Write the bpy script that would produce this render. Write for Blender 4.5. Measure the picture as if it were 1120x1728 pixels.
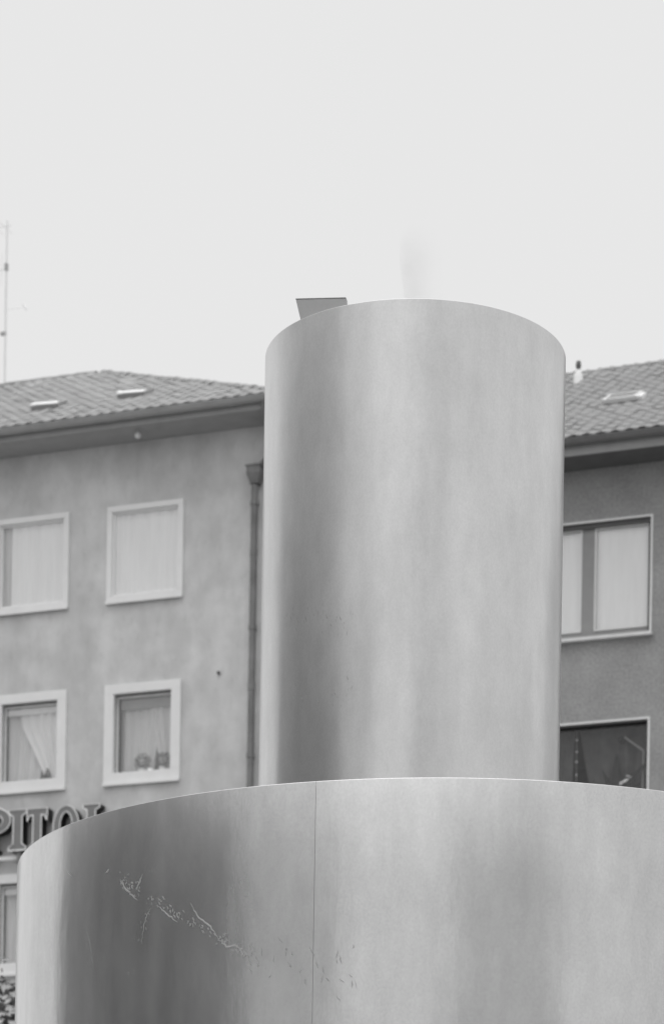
import bpy, bmesh, math, random
from mathutils import Vector, Matrix, noise
R = math.radians
random.seed(7)
scene = bpy.context.scene
for o in list(bpy.data.objects):
    bpy.data.objects.remove(o)
C = scene.collection

# ---------------------------------------------------------------- camera
TH = 0.016                                   # slight roll of the hand-held camera
cam = bpy.data.cameras.new('camera')
cam_o = bpy.data.objects.new('camera', cam); C.objects.link(cam_o)
cam.sensor_fit = 'HORIZONTAL'; cam.sensor_width = 36.0
cam.lens = 36.0 * 4700 / 1120
cam.shift_x = 0.0
cam.shift_y = (2500 - 864) / 1120
cam.dof.use_dof = True; cam.dof.focus_distance = 9.2; cam.dof.aperture_fstop = 11
cam.clip_start = 0.1; cam.clip_end = 2000
c_, s_ = math.cos(TH), math.sin(TH)
cam_o.matrix_world = Matrix(((c_, -s_, 0, 0), (0, 0, -1, 0), (s_, c_, 0, 1.6), (0, 0, 0, 1)))
scene.camera = cam_o

# ---------------------------------------------------------------- sky, sun, exposure
w = bpy.data.worlds.new('World'); scene.world = w; w.use_nodes = True
nt = w.node_tree; nt.nodes.clear()
sky = nt.nodes.new('ShaderNodeTexSky'); sky.sky_type = 'NISHITA'; sky.sun_disc = False
sky.sun_elevation = R(66); sky.sun_rotation = R(200); sky.dust_density = 6; sky.air_density = 1.5
bw = nt.nodes.new('ShaderNodeRGBToBW'); nt.links.new(sky.outputs[0], bw.inputs[0])
clampn = nt.nodes.new('ShaderNodeMath'); clampn.operation = 'MINIMUM'; clampn.inputs[1].default_value = 10
nt.links.new(bw.outputs[0], clampn.inputs[0])
# overcast layer: even near the horizon, brighter towards the zenith
tc = nt.nodes.new('ShaderNodeTexCoord'); sx = nt.nodes.new('ShaderNodeSeparateXYZ')
nt.links.new(tc.outputs['Generated'], sx.inputs[0])
mr = nt.nodes.new('ShaderNodeMapRange'); mr.interpolation_type = 'SMOOTHSTEP'
mr.inputs['From Min'].default_value = 0.58; mr.inputs['From Max'].default_value = 1.0
mr.inputs['To Min'].default_value = 8.38; mr.inputs['To Max'].default_value = 24.0
nt.links.new(sx.outputs['Z'], mr.inputs['Value'])
cn = nt.nodes.new('ShaderNodeTexNoise'); cn.inputs['Scale'].default_value = 2.2; cn.inputs['Detail'].default_value = 3
nt.links.new(tc.outputs['Generated'], cn.inputs['Vector'])
cm = nt.nodes.new('ShaderNodeMapRange'); cm.inputs['To Min'].default_value = 0.975; cm.inputs['To Max'].default_value = 1.025
nt.links.new(cn.outputs['Fac'], cm.inputs['Value'])
mu = nt.nodes.new('ShaderNodeMath'); mu.operation = 'MULTIPLY'
nt.links.new(mr.outputs[0], mu.inputs[0]); nt.links.new(cm.outputs[0], mu.inputs[1])
mx = nt.nodes.new('ShaderNodeMix'); mx.data_type = 'FLOAT'; mx.inputs[0].default_value = 0.94
nt.links.new(clampn.outputs[0], mx.inputs[2]); nt.links.new(mu.outputs[0], mx.inputs[3])
bg = nt.nodes.new('ShaderNodeBackground'); bg.inputs['Strength'].default_value = 0.1
wo = nt.nodes.new('ShaderNodeOutputWorld')
nt.links.new(mx.outputs[0], bg.inputs['Color']); nt.links.new(bg.outputs[0], wo.inputs[0])

sun = bpy.data.lights.new('sun', 'SUN'); sun.energy = 0.5; sun.angle = R(60); sun.color = (1, 1, 1)
sun_o = bpy.data.objects.new('sun', sun); C.objects.link(sun_o)
# light comes from behind the camera, a little from the left
az = R(200); el = R(66)
d = Vector((math.sin(az) * math.cos(el), math.cos(az) * math.cos(el), math.sin(el)))
sun_o.rotation_euler = d.to_track_quat('Z', 'Y').to_euler(); sun_o.location = (0, 0, 40)

scene.view_settings.view_transform = 'Standard'
scene.view_settings.look = 'None'
scene.view_settings.exposure = 0.0
scene.view_settings.gamma = 1.0
scene.view_settings.use_curve_mapping = False
scene.cycles.volume_bounces = 2

# ---------------------------------------------------------------- materials
def mat(name, v, rough=0.8, metal=0.0, var=0.12, scale=4.0, bump=0.0, bscale=40.0, spec=0.4,
        stretch=(1, 1, 1), fine=0.0, coords='Object'):
    m = bpy.data.materials.new(name); m.use_nodes = True
    t = m.node_tree; b = t.nodes['Principled BSDF']
    b.inputs['Roughness'].default_value = rough; b.inputs['Metallic'].default_value = metal
    b.inputs['Specular IOR Level'].default_value = spec
    tcn = t.nodes.new('ShaderNodeTexCoord'); mp = t.nodes.new('ShaderNodeMapping')
    mp.inputs['Scale'].default_value = stretch
    t.links.new(tcn.outputs[coords], mp.inputs[0])
    n = t.nodes.new('ShaderNodeTexNoise'); n.inputs['Scale'].default_value = scale
    n.inputs['Detail'].default_value = 6; n.inputs['Roughness'].default_value = 0.6
    t.links.new(mp.outputs[0], n.inputs['Vector'])
    r = t.nodes.new('ShaderNodeMapRange')
    r.inputs['From Min'].default_value = 0.25; r.inputs['From Max'].default_value = 0.75
    r.inputs['To Min'].default_value = v * (1 - var); r.inputs['To Max'].default_value = min(v * (1 + var), 0.95)
    t.links.new(n.outputs['Fac'], r.inputs['Value'])
    last = r.outputs[0]
    if fine:
        n2 = t.nodes.new('ShaderNodeTexNoise'); n2.inputs['Scale'].default_value = bscale
        n2.inputs['Detail'].default_value = 3
        t.links.new(tcn.outputs[coords], n2.inputs['Vector'])
        r2 = t.nodes.new('ShaderNodeMapRange'); r2.inputs['From Min'].default_value = 0.3; r2.inputs['From Max'].default_value = 0.7
        r2.inputs['To Min'].default_value = 1 - fine; r2.inputs['To Max'].default_value = 1 + fine
        t.links.new(n2.outputs['Fac'], r2.inputs['Value'])
        k = t.nodes.new('ShaderNodeMath'); k.operation = 'MULTIPLY'
        t.links.new(last, k.inputs[0]); t.links.new(r2.outputs[0], k.inputs[1]); last = k.outputs[0]
    t.links.new(last, b.inputs['Base Color'])
    if bump:
        nb = t.nodes.new('ShaderNodeTexNoise'); nb.inputs['Scale'].default_value = bscale; nb.inputs['Detail'].default_value = 4
        t.links.new(tcn.outputs[coords], nb.inputs['Vector'])
        bu = t.nodes.new('ShaderNodeBump'); bu.inputs['Strength'].default_value = bump; bu.inputs['Distance'].default_value = 0.02
        t.links.new(nb.outputs['Fac'], bu.inputs['Height']); t.links.new(bu.outputs[0], b.inputs['Normal'])
    return m

M = {}
M['white'] = mat('white_paint', 0.80, 0.5, var=0.05, scale=3)
M['white_old'] = mat('worn_white_paint', 0.74, 0.6, var=0.10, scale=5)
M['plaster_b'] = mat('grey_roughcast', 0.33, 0.95, var=0.16, scale=1.5, bump=0.5, bscale=28, fine=0.16)
M['fascia'] = mat('grey_gutter_zinc', 0.36, 0.6, metal=0.0, var=0.1, scale=4)
M['soffit'] = mat('painted_soffit_boards', 0.36, 0.8, var=0.1, scale=4)
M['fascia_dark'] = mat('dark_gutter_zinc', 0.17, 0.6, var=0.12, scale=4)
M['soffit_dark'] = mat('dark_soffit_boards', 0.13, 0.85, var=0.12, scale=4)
M['pipe'] = mat('old_downpipe_zinc', 0.19, 0.6, var=0.35, scale=5, stretch=(1, 1, .6))
M['tile'] = mat('weathered_clay_tile', 0.33, 0.85, var=0.16, scale=2.5, bump=0.2, bscale=60, fine=0.08)
M['tile_b'] = mat('weathered_roof_tile', 0.27, 0.85, var=0.22, scale=2.5, bump=0.3, bscale=60, fine=0.15)
M['curtain'] = mat('net_curtain', 0.84, 0.9, var=0.06, scale=3, stretch=(6, 6, .4))
M['curtain_grey'] = mat('grey_net_curtain', 0.62, 0.9, var=0.10, scale=3, stretch=(5, 5, .5))
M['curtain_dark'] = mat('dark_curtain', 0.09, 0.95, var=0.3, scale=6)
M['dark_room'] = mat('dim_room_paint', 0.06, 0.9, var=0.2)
M['frame_grey'] = mat('grey_window_frame', 0.30, 0.5, var=0.1)
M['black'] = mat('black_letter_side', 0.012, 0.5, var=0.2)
M['letter'] = mat('grey_letter_face', 0.21, 0.45, var=0.08)
M['rim'] = mat('bright_letter_edging', 0.9, 0.25, metal=0.2, var=0.03)
M['bark'] = mat('bark', 0.08, 0.95, var=0.3, scale=12, stretch=(1, 1, .2), bump=.5)
M['soil'] = mat('terracotta_pot', 0.45, 0.8)
M['paving'] = mat('paving_slabs', 0.24, 0.9, var=0.15, scale=1.2, bump=.2)
M['dark_wall'] = mat('dark_render', 0.15, 0.9, var=0.15, scale=1)
M['pale_wall'] = mat('pale_render', 0.80, 0.9, var=0.08, scale=1)
M['dim_wall'] = mat('dim_render', 0.24, 0.9, var=0.1, scale=1)
M['soft_wall'] = mat('soft_render', 0.80, 0.9, var=0.1, scale=1)
M['mid_wall'] = mat('mid_render', 0.8, 0.9, var=0.1, scale=1)
M['aerial'] = mat('pale_aluminium_tube', 0.80, 0.4, metal=0.1, var=0.05)
M['clamp'] = mat('grey_clamp', 0.40, 0.6)
M['plate'] = mat('dull_grey_sheet_metal', 0.40, 0.55, metal=0.2, var=0.08, scale=14)
M['plate_edge'] = mat('dull_dark_sheet_edge', 0.30, 0.6, metal=0.2, var=0.1, scale=14)
M['concrete'] = mat('basin_concrete', 0.32, 0.9, var=0.15, scale=3, bump=.3)
M['cap'] = mat('dark_vent_cap', 0.12, 0.7)

def wall_mat(name, v):
    """stained old render: broad vertical washes, patchy blotches and fine grain"""
    m = mat(name, v, 0.95, var=0.10, scale=1.1, bump=0.25, bscale=45, fine=0.05)
    t = m.node_tree; b = t.nodes['Principled BSDF']
    src = b.inputs['Base Color'].links[0].from_socket
    tcn = t.nodes.new('ShaderNodeTexCoord')
    def layer(sc, stretch, lo, hi, a, c):
        nonlocal src
        mp = t.nodes.new('ShaderNodeMapping'); mp.inputs['Scale'].default_value = stretch
        mp.inputs['Location'].default_value = (sc * 3.1, 0, sc)
        t.links.new(tcn.outputs['Object'], mp.inputs[0])
        n = t.nodes.new('ShaderNodeTexNoise'); n.inputs['Scale'].default_value = sc; n.inputs['Detail'].default_value = 5
        t.links.new(mp.outputs[0], n.inputs['Vector'])
        r = t.nodes.new('ShaderNodeMapRange'); r.inputs['From Min'].default_value = lo; r.inputs['From Max'].default_value = hi
        r.inputs['To Min'].default_value = a; r.inputs['To Max'].default_value = c
        t.links.new(n.outputs['Fac'], r.inputs['Value'])
        k = t.nodes.new('ShaderNodeMath'); k.operation = 'MULTIPLY'
        t.links.new(src, k.inputs[0]); t.links.new(r.outputs[0], k.inputs[1]); src = k.outputs[0]
    layer(1.6, (1, 1, .22), .35, .65, .90, 1.07)
    layer(3.2, (1, 1, .8), .40, .62, .94, 1.05)
    layer(9.0, (1, 1, .5), .55, .75, 1.0, .90)
    t.links.new(src, b.inputs['Base Color'])
    return m
M['plaster'] = wall_mat('stained_grey_render', 0.60)

def steel(name, r0, r1, aniso=0.65, gain=1.0):
    m = bpy.data.materials.new(name); m.use_nodes = True
    t = m.node_tree; b = t.nodes['Principled BSDF']
    b.inputs['Metallic'].default_value = 1.0
    b.inputs['Anisotropic'].default_value = aniso
    tg = t.nodes.new('ShaderNodeTangent'); tg.direction_type = 'RADIAL'; tg.axis = 'Z'
    t.links.new(tg.outputs[0], b.inputs['Tangent']); b.inputs['Anisotropic Rotation'].default_value = 0.25
    tcn = t.nodes.new('ShaderNodeTexCoord')
    def nz(scale, stretch, detail=4):
        mp = t.nodes.new('ShaderNodeMapping'); mp.inputs['Scale'].default_value = stretch
        t.links.new(tcn.outputs['Object'], mp.inputs[0])
        n = t.nodes.new('ShaderNodeTexNoise'); n.inputs['Scale'].default_value = scale; n.inputs['Detail'].default_value = detail
        t.links.new(mp.outputs[0], n.inputs['Vector']); return n.outputs['Fac']
    def rng(s, a, c, lo=.25, hi=.75):
        r = t.nodes.new('ShaderNodeMapRange'); r.inputs['From Min'].default_value = lo; r.inputs['From Max'].default_value = hi
        r.inputs['To Min'].default_value = a; r.inputs['To Max'].default_value = c; r.clamp = False
        t.links.new(s, r.inputs['Value']); return r.outputs[0]
    def mul(a, c):
        k = t.nodes.new('ShaderNodeMath'); k.operation = 'MULTIPLY'
        t.links.new(a, k.inputs[0]); t.links.new(c, k.inputs[1]); return k.outputs[0]
    # mineral film: soft clouds, run marks, smears and fine grain
    col = mul(rng(nz(2.2, (1, 1, .5)), .565*gain, .655*gain), rng(nz(14, (1, 1, .10)), .96, 1.04))
    col = mul(col, rng(nz(7.0, (1, 1, .6), 7), .945, 1.055))
    col = mul(col, rng(nz(26, (1, 1, .4), 5), .96, 1.04))
    col = mul(col, rng(nz(150, (1, 1, .7), 3), .95, 1.05))
    t.links.new(col, b.inputs['Base Color'])
    t.links.new(rng(nz(4.0, (1, 1, .4), 5), r0, r1), b.inputs['Roughness'])
    bu = t.nodes.new('ShaderNodeBump'); bu.inputs['Strength'].default_value = 1.0; bu.inputs['Distance'].default_value = 0.002
    t.links.new(nz(3.2, (1, 1, .35), 2), bu.inputs['Height'])
    bu2 = t.nodes.new('ShaderNodeBump'); bu2.inputs['Strength'].default_value = 1.0; bu2.inputs['Distance'].default_value = 0.00045
    t.links.new(nz(26, (1, 1, .35), 3), bu2.inputs['Height']); t.links.new(bu.outputs[0], bu2.inputs['Normal'])
    t.links.new(bu2.outputs[0], b.inputs['Normal'])
    return m
M['steel'] = steel('brushed_wet_steel', .21, .28, .8)
M['steel_upper'] = steel('brushed_dull_steel', .27, .34, .65, 1.05)
M['steel_edge'] = mat('steel_backing', 0.35, 0.4, metal=1.0, var=0.04, scale=10)

M['film'] = mat('lime_streaked_water', 0.41, 0.4, metal=0.15, var=.15, scale=40)

def glass(name, alpha, rough=.03, mul=1.0, add=.05):
    m = bpy.data.materials.new(name); m.use_nodes = True
    t = m.node_tree; t.nodes.clear()
    tr = t.nodes.new('ShaderNodeBsdfTransparent'); tr.inputs[0].default_value = (alpha,) * 3 + (1,)
    gl = t.nodes.new('ShaderNodeBsdfGlossy'); gl.inputs['Roughness'].default_value = rough
    gl.inputs[0].default_value = (.95,) * 3 + (1,)
    fr = t.nodes.new('ShaderNodeFresnel'); geo = t.nodes.new('ShaderNodeNewGeometry'); ior = t.nodes.new('ShaderNodeMapRange')
    ior.inputs['To Min'].default_value = 1.55; ior.inputs['To Max'].default_value = 1/1.55
    t.links.new(geo.outputs['Backfacing'], ior.inputs['Value']); t.links.new(ior.outputs[0], fr.inputs[0])
    k = t.nodes.new('ShaderNodeMath'); k.operation = 'MULTIPLY_ADD'; k.inputs[1].default_value = mul; k.inputs[2].default_value = add; k.use_clamp = True
    t.links.new(fr.outputs[0], k.inputs[0])
    ms = t.nodes.new('ShaderNodeMixShader'); ou = t.nodes.new('ShaderNodeOutputMaterial')
    t.links.new(k.outputs[0], ms.inputs[0]); t.links.new(tr.outputs[0], ms.inputs[1]); t.links.new(gl.outputs[0], ms.inputs[2])
    t.links.new(ms.outputs[0], ou.inputs[0]); return m
M['glass'] = glass('window_glass', .99)
M['glass_dark'] = glass('dark_window_glass', .97, mul=.7, add=0.0)
M['hatch_glass'] = mat('frosted_hatch_glass', 0.85, 0.12, var=.02, spec=1.0)

def leaf_mat():
    m = mat('leaf', 0.07, 0.22, var=.6, scale=3, spec=1.0)
    return m
M['leaf'] = leaf_mat()
M['plant_leaf'] = mat('house_plant_leaf', 0.10, 0.6, var=.4, scale=9)

# ---------------------------------------------------------------- helpers
def tag(o, label=None, cat=None, group=None, kind=None):
    if label: o['label'] = label
    if cat: o['category'] = cat
    if group: o['group'] = group
    if kind: o['kind'] = kind
    return o
def empty(name, loc=(0, 0, 0), rz=0.0, parent=None):
    o = bpy.data.objects.new(name, None); C.objects.link(o)
    o.location = loc; o.rotation_euler = (0, 0, rz); o.parent = parent; o.empty_display_size = .2
    return o
class MB:
    """collects boxes, tubes, polygons into one mesh"""
    def __init__(s): s.v = []; s.f = []
    def box(s, x0, x1, y0, y1, z0, z1):
        b = len(s.v)
        s.v += [(x0, y0, z0), (x1, y0, z0), (x1, y1, z0), (x0, y1, z0), (x0, y0, z1), (x1, y0, z1), (x1, y1, z1), (x0, y1, z1)]
        s.f += [(b, b+3, b+2, b+1), (b+4, b+5, b+6, b+7), (b, b+1, b+5, b+4), (b+1, b+2, b+6, b+5), (b+2, b+3, b+7, b+6), (b+3, b, b+4, b+7)]
        return s
    def hexa(s, pts):
        b = len(s.v); s.v += [tuple(p) for p in pts]
        s.f += [(b, b+3, b+2, b+1), (b+4, b+5, b+6, b+7), (b, b+1, b+5, b+4), (b+1, b+2, b+6, b+5), (b+2, b+3, b+7, b+6), (b+3, b, b+4, b+7)]
        return s
    def poly(s, pts):
        b = len(s.v); s.v += [tuple(p) for p in pts]; s.f.append(tuple(range(b, b + len(pts)))); return s
    def tube(s, pts, rad, n=10):
        pts = [Vector(p) for p in pts]
        rs = rad if isinstance(rad, (list, tuple)) else [rad] * len(pts)
        b = len(s.v)
        for i, p in enumerate(pts):
            d_ = (pts[min(i+1, len(pts)-1)] - pts[max(i-1, 0)]).normalized()
            a = d_.orthogonal().normalized() if abs(d_.z) < .999 else Vector((1, 0, 0))
            c = d_.cross(a).normalized()
            for k in range(n):
                t = 2*math.pi*k/n
                s.v.append(tuple(p + rs[i]*(math.cos(t)*a + math.sin(t)*c)))
        for i in range(len(pts)-1):
            for k in range(n):
                s.f.append((b+i*n+k, b+i*n+(k+1) % n, b+(i+1)*n+(k+1) % n, b+(i+1)*n+k))
        s.f.append(tuple(b+k for k in range(n-1, -1, -1)))
        s.f.append(tuple(b+(len(pts)-1)*n+k for k in range(n)))
        return s
    def prism(s, outline, y0, y1):
        """outline in x,z ; extruded from y0 (front) to y1 (back)"""
        n = len(outline); b = len(s.v)
        s.v += [(x, y0, z) for x, z in outline] + [(x, y1, z) for x, z in outline]
        s.f.append(tuple(b+i for i in range(n))); s.f.append(tuple(b+n+i for i in range(n-1, -1, -1)))
        for i in range(n):
            j = (i+1) % n
            s.f.append((b+i, b+n+i, b+n+j, b+j))
        return s
    def mesh(s, name, m, smooth=False):
        me = bpy.data.meshes.new(name); me.from_pydata(s.v, [], s.f); me.validate()
        bm = bmesh.new(); bm.from_mesh(me); bmesh.ops.recalc_face_normals(bm, faces=bm.faces); bm.to_mesh(me); bm.free()
        me.materials.append(m)
        if smooth:
            for p in me.polygons: p.use_smooth = True
            me.set_sharp_from_angle(angle=R(32))
        return me
    def build(s, name, m, parent=None, smooth=False, bevel=0):
        o = bpy.data.objects.new(name, s.mesh(name, m, smooth)); C.objects.link(o); o.parent = parent
        if bevel:
            bv = o.modifiers.new('bevel', 'BEVEL'); bv.width = bevel; bv.segments = 2; bv.limit_method = 'ANGLE'
        return o
def link_copy(me, name, parent, loc=(0, 0, 0), rot=(0, 0, 0)):
    o = bpy.data.objects.new(name, me); C.objects.link(o); o.parent = parent
    o.location = loc; o.rotation_euler = rot; return o

# ---------------------------------------------------------------- ground
g = MB()
g.poly([(-600, -600, 0), (600, -600, 0), (600, 600, 0), (-600, 600, 0)])
tag(g.build('ground', M['paving']), kind='structure')

# ---------------------------------------------------------------- the street of houses behind
PHI = math.atan(1 / 2.66)
F0 = Vector((-2.9828, 42.0, 0)); U = Vector((math.cos(PHI), -math.sin(PHI), 0)); B = Vector((math.sin(PHI), math.cos(PHI), 0))
def fp(u, back, z=0.0): return F0 + U * u + B * back + Vector((0, 0, z))

def wall_with_holes(x0, x1, z0, z1, holes, y0, y1):
    """front wall slab with rectangular openings"""
    xs = sorted({x0, x1, *[h[0] for h in holes], *[h[1] for h in holes]})
    zs = sorted({z0, z1, *[h[2] for h in holes], *[h[3] for h in holes]})
    mb = MB(); vi = {}
    def inside(cx, cz): return any(h[0] < cx < h[1] and h[2] < cz < h[3] for h in holes)
    def solid(i, j):
        return 0 <= i < len(xs)-1 and 0 <= j < len(zs)-1 and not inside((xs[i]+xs[i+1])/2, (zs[j]+zs[j+1])/2)
    for i in range(len(xs)-1):
        for j in range(len(zs)-1):
            if not solid(i, j): continue
            a, b, c, d_ = xs[i], xs[i+1], zs[j], zs[j+1]
            mb.poly([(a, y0, c), (b, y0, c), (b, y0, d_), (a, y0, d_)])
            mb.poly([(a, y1, c), (a, y1, d_), (b, y1, d_), (b, y1, c)])
            if not solid(i-1, j): mb.poly([(a, y0, c), (a, y0, d_), (a, y1, d_), (a, y1, c)])
            if not solid(i+1, j): mb.poly([(b, y0, c), (b, y1, c), (b, y1, d_), (b, y0, d_)])
            if not solid(i, j-1): mb.poly([(a, y0, c), (a, y1, c), (b, y1, c), (b, y0, c)])
            if not solid(i, j+1): mb.poly([(a, y0, d_), (b, y0, d_), (b, y1, d_), (a, y1, d_)])
    return mb

def curtain_mesh(x0, x1, z0, z1, y, amp=.02, n=40, seed=0, shape=None):
    mb = MB(); rnd = random.Random(seed); cols = []
    ph = rnd.random()*6
    rows = 14
    for i in range(n+1):
        t = i/n
        for j in range(rows+1):
            q = j/rows
            x = x0+(x1-x0)*t
            if shape: x = shape(t, q, x0, x1)
            yy = y + amp*math.sin(t*n*.55+ph+.6*math.sin(t*9+ph)) + amp*.5*math.sin(t*n*.21+2*ph)
            cols.append((x, yy, z0+(z1-z0)*q))
    mb.v = cols
    for i in range(n):
        for j in range(rows):
            a = i*(rows+1)+j
            mb.f.append((a, a+rows+1, a+rows+2, a+1))
    return mb

def ring(x0, x1, z0, z1, wd, y0, y1, wt=None, wb=None):
    """rectangular frame, members butted end to end"""
    wt = wt or wd; wb = wb or wd
    mb = MB()
    mb.box(x0, x1, y0, y1, z1-wt, z1); mb.box(x0, x1, y0, y1, z0, z0+wb)
    mb.box(x0, x0+wd, y0, y1, z0+wb, z1-wt); mb.box(x1-wd, x1, y0, y1, z0+wb, z1-wt)
    return mb

def room(mb_parent, x0, x1, z0, z1, yb, depth, m):
    mb = MB()
    mb.poly([(x0, yb+depth, z0), (x0, yb+depth, z1), (x1, yb+depth, z1), (x1, yb+depth, z0)])
    mb.poly([(x0, yb, z0), (x0, yb, z1), (x0, yb+depth, z1), (x0, yb+depth, z0)])
    mb.poly([(x1, yb, z0), (x1, yb+depth, z0), (x1, yb+depth, z1), (x1, yb, z1)])
    mb.poly([(x0, yb, z0), (x0, yb+depth, z0), (x1, yb+depth, z0), (x1, yb, z0)])
    mb.poly([(x0, yb, z1), (x1, yb, z1), (x1, yb+depth, z1), (x0, yb+depth, z1)])
    return mb.build('reveal', m, mb_parent)

WT = .32      # wall thickness
# ---- tiles
def tile_mesh(name, m, amp=.012, wd=.2, ln=.36):
    """pantile: S-shaped section, open front edge with thickness"""
    mb = MB(); n = 6; th = .3*amp+.006; top = []; low = []
    for i in range(n+1):
        t = i/n
        z = amp*math.cos(2*math.pi*t) + amp
        top.append((wd*1.06*t, z))
    for (x, z) in top: mb.v.append((x, 0, z))
    for (x, z) in top: mb.v.append((x, ln, z))
    for (x, z) in top: mb.v.append((x, 0, z-th))
    k = n+1
    for i in range(n):
        mb.f.append((i, i+1, k+i+1, k+i)); mb.f.append((2*k+i, 2*k+i+1, i+1, i))
    return mb.mesh(name, m, True)

def tiled_slope(parent, o_u, x0, x1, y_eave, z_eave, slope_run, pitch, m, visible, clip=None, limit=300, sd=1, amp=.012):
    """courses of pantiles on one slope; those in view are single parts, the rest one joined part"""
    wd, cr = .2, .31
    rnd = random.Random(sd)
    protos = [tile_mesh('roof_tile', m, amp) for _ in range(1)]
    L = slope_run/math.cos(pitch); rows = int(L/cr)+1; cols = int((x1-x0)/wd)
    cand = []
    for r in range(rows):
        for c in range(cols):
            s = r*cr; x = x0+c*wd
            by = y_eave + s*math.cos(pitch); bz = z_eave + s*math.sin(pitch)
            if s > L-.1: continue
            if clip and not clip(x+wd/2, s*math.cos(pitch)+.1): continue
            cand.append((x, by, bz, r, c))
    vis = [q for q in cand if visible[0] <= q[0] <= visible[1]]
    vis.sort(key=lambda q: (q[3], q[4])); vis = vis[:limit]; vs = set((q[3], q[4]) for q in vis)
    rest = MB(); pm = protos[0]
    pv = [tuple(v.co) for v in pm.vertices]; pf = [tuple(p.vertices) for p in pm.polygons]
    for q in cand:
        x, by, bz, r, c = q
        dx, dz, da, db = rnd.uniform(-.006, .006), rnd.uniform(0, .005), rnd.gauss(0, .006), rnd.gauss(0, .01)
        loc = Vector((x+dx, by, bz+.03+dz)); rot = (pitch-.03+da, db, rnd.gauss(0, .01))
        if (r, c) in vs:
            link_copy(pm, 'roof_tile', parent, loc, rot)
        else:
            mt = Matrix.Translation(loc) @ Matrix.Rotation(rot[0], 4, 'X') @ Matrix.Rotation(rot[1], 4, 'Y')
            b = len(rest.v); rest.v += [tuple(mt @ Vector(v)) for v in pv]; rest.f += [tuple(b+i for i in f_) for f_ in pf]
    if rest.v:
        o = rest.build('roof_tiles', m, parent, True); tag(o, kind='stuff')

# ================= LEFT HOUSE (hipped roof) =================
left = empty('apartment_house', fp(0, 0), -PHI)
tag(left, 'pale grey house with hipped tiled roof and white framed windows, left of the steel fountain', 'building')
LX0, LX1, LD = -10.2, 1.86, 9.6
EZ = 17.43
cols_c = [-7.65, -5.75, -3.85, -1.96, -.06]
rowsA = (14.86, 16.31); rowsB = (12.10, 13.60); rowsC = (9.30, 10.84); rowsD = (6.5, 8.0)
holes = []
for cx in cols_c:
    holes.append((cx-.60, cx+.60, rowsA[0]+.03, rowsA[1]-.03))
    for rr in (rowsB, rowsC, rowsD): holes.append((cx-.60, cx+.60, rr[0]+.03, rr[1]-.03))
SZ = 17.26    # soffit level
wall_with_holes(LX0, LX1, 0, SZ, holes, 0, WT).build('wall', M['plaster'], left)
sw = MB()
sw.box(LX0, LX0+WT, WT, LD, 0, SZ); sw.box(LX1-WT, LX1, WT, LD, 0, SZ); sw.box(LX0+WT, LX1-WT, LD-WT, LD, 0, SZ)
sw.build('side_wall', M['plaster'], left)
OH = .7
# soffit boards + gutter
sf = MB()
sf.box(LX0-.5, LX1+.5, -OH+.08, 0-.002, SZ, SZ+.03)
sf.box(LX1+.002, LX1+.5, 0, LD+.5, SZ, SZ+.03); sf.box(LX0-.5, LX0-.002, 0, LD+.5, SZ, SZ+.03)
sf.build('soffit', M['soffit'], left)
fa = MB()
fa.box(LX0-.5, LX1+.5, -OH+.055, -OH+.078, SZ-.015, EZ-.02)
fa.box(LX1+.502, LX1+.525, -OH+.055, LD+.5, SZ-.015, EZ-.02)
fa.build('fascia', M['soffit'], left)
def gutter(x0, x1, yc, zc, r, m, parent):
    mb = MB(); n = 9
    for (rr) in (r, r-.008):
        for k in range(n+1):
            t = math.pi + math.pi*k/n
            for x in (x0, x1): mb.v.append((x, yc+rr*math.cos(t), zc+rr*math.sin(t)))
    for k in range(n):
        a = 2*k; mb.f.append((a, a+1, a+3, a+2)); b = 2*(n+1)+2*k; mb.f.append((b, b+2, b+3, b+1))
    mb.f.append((0, 2*(n+1), 2*(n+1)+1, 1)); e = 2*n; mb.f.append((e, e+1, 2*(n+1)+e+1, 2*(n+1)+e))
    o = mb.build('gutter', m, parent, True)
    # rolled front bead and brackets
    bd = MB(); bd.tube([(x0, yc-r, zc), (x1, yc-r, zc)], .012, 8); bd.build('gutter_bead', m, o)
    br = MB(); q = r+.006
    for k in range(5):
        t0 = math.pi+math.pi*k/5; t1 = math.pi+math.pi*(k+1)/5
        br.hexa([(0, r*math.cos(t0), r*math.sin(t0)), (.03, r*math.cos(t0), r*math.sin(t0)), (.03, q*math.cos(t0), q*math.sin(t0)), (0, q*math.cos(t0), q*math.sin(t0)),
                 (0, r*math.cos(t1), r*math.sin(t1)), (.03, r*math.cos(t1), r*math.sin(t1)), (.03, q*math.cos(t1), q*math.sin(t1)), (0, q*math.cos(t1), q*math.sin(t1))])
    me = br.mesh('gutter_bracket', m); x = x0+.3
    while x < x1:
        link_copy(me, 'gutter_bracket', o, (x, yc, zc)); x += .8
    return o
gutter(LX0-.5, LX1+.52, -OH-.02, EZ-.035, .075, M['fascia'], left)
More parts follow.
